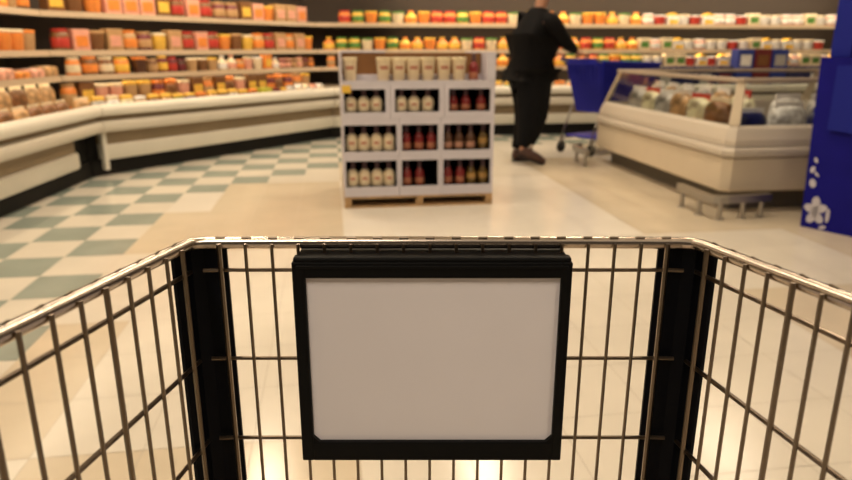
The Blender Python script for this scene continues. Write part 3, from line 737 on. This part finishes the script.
# weld nubs where the uprights fold over the rim are part of each wire panel
LV = [.0255, .113, .198, .283, .36]      # heights of the horizontal wires below the rim
DEP = .362
def upright(mb, p, inw, r=.0017, dep=DEP):
    inw = Vector(inw)
    mb.tube([p+inw*.0068+Vector((0, 0, .001)), p+inw*.0068+Vector((0, 0, -.002)), p+inw*.0066+Vector((0, 0, -dep))], r, 6)
fr = MB()
xs = [-.1835+.3975*j/17 for j in range(18)]
for j, x in enumerate(xs): upright(fr, Vector((x, FC, ZC)), (0, -1, 0), .0023 if j in (0, 17) else .0016)
for lv in LV:
    c = .008
    fr.tube([(XL+.008, FC-.001, ZC-lv), (XL+.02, FC, ZC-lv), (XR-.02, FC, ZC-lv), (XR-.008, FC-.001, ZC-lv)], .0019, 8)
for x in xs:
    fr.tube([(x-.004, FC-.0015, ZC+.0052), (x+.004, FC-.0015, ZC+.0052)], .0013, 6)
fr.build('front_panel', chrome, ct, True)
for side in (-1, 1):
    s_ = MB(); inx = (-side, 0, 0)
    tt = [.034]+[.0625+.0285*j for j in range(27)]
    for j, t in enumerate(tt):
        if t > LEN-.01: break
        thick = (j == 0) or (j % 4 == 0)
        upright(s_, sd_pt(side, t), inx, .0021 if thick else .0016)
        p = sd_pt(side, t); s_.tube([p+Vector((0, -.004, .0052)), p+Vector((0, .004, .0052))], .0013, 6)
    for lv in LV: s_.tube([sd_pt(side, .008, lv), sd_pt(side, .02, lv), sd_pt(side, LEN, lv)], .0021, 8)
    s_.build('side_panel', chrome, ct, True)
# bottom grid, rear gate, handle
bt = MB()
for j in range(18):
    x = xs[j]; x2 = XM+(x-XM)*(1+FL*2*LEN/(XR-XL))
    bt.tube([(x, FC-.006, ZC-DEP), (x2, FC-LEN, ZC+RISE*LEN-DEP)], .0017, 6)
for q in range(7):
    t = .02+q*.13; bt.tube([sd_pt(-1, t, DEP), sd_pt(1, t, DEP)], .0022, 6)
bt.build('basket_floor', chrome, ct, True)
rg = MB()
for j in range(16):
    f = (j+.5)/16; p = sd_pt(-1, LEN, 0).lerp(sd_pt(1, LEN, 0), f)
    rg.tube([p+Vector((0, 0, -.05)), p+Vector((0, .05, -DEP+.01))], .0017, 6)
for z in (.05, .15, .25, .34):
    rg.tube([sd_pt(-1, LEN-.05*z/.35, z)+Vector((.006, 0, 0)), sd_pt(1, LEN-.05*z/.35, z)-Vector((.006, 0, 0))], .002, 6)
rg.build('rear_gate', chrome, ct, True)
a_, b_ = sd_pt(-1, LEN), sd_pt(1, LEN)
MB().tube([a_+Vector((0, -.08, .015)), b_+Vector((0, -.08, .015))], .015, 12).build('handle', blackp, ct, True)
for p in (a_, b_): MB().tube([p, p+Vector((0, -.08, .015))], .009, 8).build('handle_bracket', blackp, ct, True)
# chassis under the basket
zb = ZC-DEP
for sx in (-1, 1):
    x0 = XM+sx*.18; x1 = XM+sx*.25
    MB().tube([(x0, FC-.06, zb+.0), (x0, FC-.08, .22), (x0, FC-.10, .17), (x1, FC-LEN+.1, .17), (x1, FC-LEN+.02, .22), (x1, FC-LEN-.0, zb+RISE*LEN)], .011, 8).build('chassis_rail', chrome, ct, True)
    for (x, y) in ((x0, FC-.12), (x1, FC-LEN+.12)):
        w = MB().lathe([(.050, -.014), (.060, -.010), (.060, .010), (.050, .014)], 16); w.bm.transform(Matrix.Translation((x, y, .0605))@Matrix.Rotation(PI/2, 4, 'Y'))
        o = w.build('wheel', rubber, ct, True)
        MB().box(x-.022, x+.022, y-.02, y+.02, .125, .168, .003).box(x-.022, x-.018, y-.012, y+.012, .06, .126).box(x+.018, x+.022, y-.012, y+.012, .06, .126).build('fork', chrome, o)
cr = MB()
for q in range(5):
    f = q/4; y = FC-.12-f*(LEN-.24); hwq = .18+.07*f
    cr.tube([(XM-hwq, y, .17), (XM+hwq, y, .17)], .005, 6)
cr.build('lower_rack', chrome, ct, True)
# black corner guards outside the front corners
for side in (-1, 1):
    xc = XL if side < 0 else XR
    O = .008
    gw = .0285 if side < 0 else .030
    pts = [(xc-side*gw, FC+O), (xc+side*(-.006), FC+O), (xc+side*O*.8, FC+.002), (xc+side*(O+FL*.026), FC-.026)]
    inn = [(xc-side*gw, FC+O-.003), (xc-side*.008, FC+O-.003), (xc+side*(O*.8-.004), FC+.0), (xc+side*(O+FL*.026-.003), FC-.026)]
    ring = pts+inn[::-1]
    L = [[(x, y, z) for x, y in ring] for z in (ZC-DEP-.005, ZC-.3, ZC-.1, ZC-.0015)]
    MB().loops(L, True, True).build('corner_bumper', navyp, ct)
# sign frame clipped inside the front panel
sx0, sx1 = -.1168, .1275; yF = FC-.012; yB = FC+.006
ix0, ix1 = -.1055, .1180
zt, zi, zib, zbot = ZC-.0045, ZC-.0255, ZC-.184, ZC-.208
sf = MB()
y0, y1 = yF-.012, yF-.002
def bar(x0, x1, z0, z1, ya=y0, yb=y1, bev=.0015): sf.box(x0, x1, ya, yb, z0, z1, bev)
bar(sx0, ix0, zbot, zt-.006); bar(ix1, sx1, zbot, zt-.006); bar(ix0-.001, ix1+.001, zi, zt-.006); bar(sx0+.0012, sx1-.0012, zt-.0075, zt-.002, y0+.001, yb=yF, bev=.002); bar(ix0-.001, ix1+.001, zbot, zib-.004)
sf.box(sx0+.004, sx1-.004, y0+.005, FC+.008, zt-.008, zt-.0022, .001)      # top clip that hooks towards the rim
sf.box(sx0+.004, sx1-.004, y0-.0015, y0+.001, zt-.0115, zt-.009, .0006)    # ridge
for xx, sgn in ((ix0, 1), (ix1, -1)):                                       # chamfered lower corners
    sf.prism([(xx, zib-.004), (xx+sgn*.006, zib-.004), (xx, zib+.002)], y0, y1)
fo = sf.build('sign_frame', blackp, ct)
MB().box(ix0-.001, ix1+.001, yF-.0075, yF-.004, zib-.005, zi+.001).build('sign_panel', whiteboard, fo)['label'] = 'blank white sign panel'

# ------------------------------------------------------------------ light
def area(name, loc, sx, sy, power, col=(1, .80, .55), rot=(0, 0, 0)):
    l = bpy.data.lights.new(name, 'AREA'); l.shape = 'RECTANGLE'; l.size = sx; l.size_y = sy; l.energy = power; l.color = col
    o = bpy.data.objects.new(name, l); C.objects.link(o); o.location = loc; o.rotation_euler = rot; return o
LC = (1., .82, .60)
fixm = mat('fixture_housing', (.7, .68, .62), .5)
LAMPS = [(-.9, -1.3, 44, 'left', 'near'), (-.9, 1.2, 16, 'left', 'second'), (-.9, 3.9, 42, 'left', 'third'), (-.9, 6.6, 42, 'left', 'far'), (1.6, -1.3, 27, 'middle', 'near'), (1.6, 1.2, 8, 'middle', 'second'), (1.6, 3.9, 34, 'middle', 'third'), (1.6, 6.6, 44, 'middle', 'far'), (4.6, 6.6, 22, 'right', 'far')]  # the near pair, behind the camera, is added to brighten the cart sign
for x, y, pw, la, lb in LAMPS:
    f = empty('ceiling_light', (x, y, 3.8), label=('unseen long ceiling light fixture of the %s row, at its %s end' if lb in ('near', 'far') else 'long ceiling light fixture of the %s row, %s from the near end') % (la, lb), cat='ceiling light', group='ceiling lights')
    MB().box(-.16, .16, -.65, .65, -.09, -.001, .006).build('housing', fixm, f)
    MB().box(-.13, .13, -.61, .61, -.098, -.091, .002).build('diffuser', white_emit, f)
    area('lamp', (x, y, 3.69), .26, 1.2, pw, (1., .86, .69) if y < 0 else LC)
for i in range(3):
    x, y = on(i, (LENS[i]/2 if i != 0 else LENS[0]-1.2), .36)
    L_ = [2.6, 2.8, 6.5][i]
    area('case_lamp', (x, y, 1.89), L_, .06, [7, 10, 44][i], (1, .82, .55), (math.radians(18), 0, HEAD[i]))
    for (z0, z1), d in list(zip(SH, SHD))[:3]:
        x, y = on(i, (LENS[i]/2 if i != 0 else LENS[0]-1.2), d+.03)
        area('shelf_lamp', (x, y, z0-.004), L_, .02, [1.1, 2., 12.][i], (1, .80, .50), (math.radians(25), 0, HEAD[i]))
w = bpy.data.worlds.new('store_ambience'); bpy.context.scene.world = w; w.use_nodes = True
w.node_tree.nodes['Background'].inputs[0].default_value = (1., .80, .58, 1); w.node_tree.nodes['Background'].inputs[1].default_value = .07

# ------------------------------------------------------------------ camera
cam = bpy.data.cameras.new('camera'); co = bpy.data.objects.new('camera', cam); C.objects.link(co)
cam.sensor_width = 36; cam.lens = 665/852*36; cam.clip_start = .02
co.location = (0, 0, 1.1); co.rotation_euler = (math.radians(90-16.105), 0, -YAW)
cam.dof.use_dof = True; cam.dof.focus_distance = .62; cam.dof.aperture_fstop = 6.8
sc = bpy.context.scene; sc.camera = co
sc.view_settings.view_transform = 'Standard'; sc.view_settings.look = 'None'; sc.view_settings.gamma = 1.; sc.view_settings.use_curve_mapping = False
sc.view_settings.exposure = .05
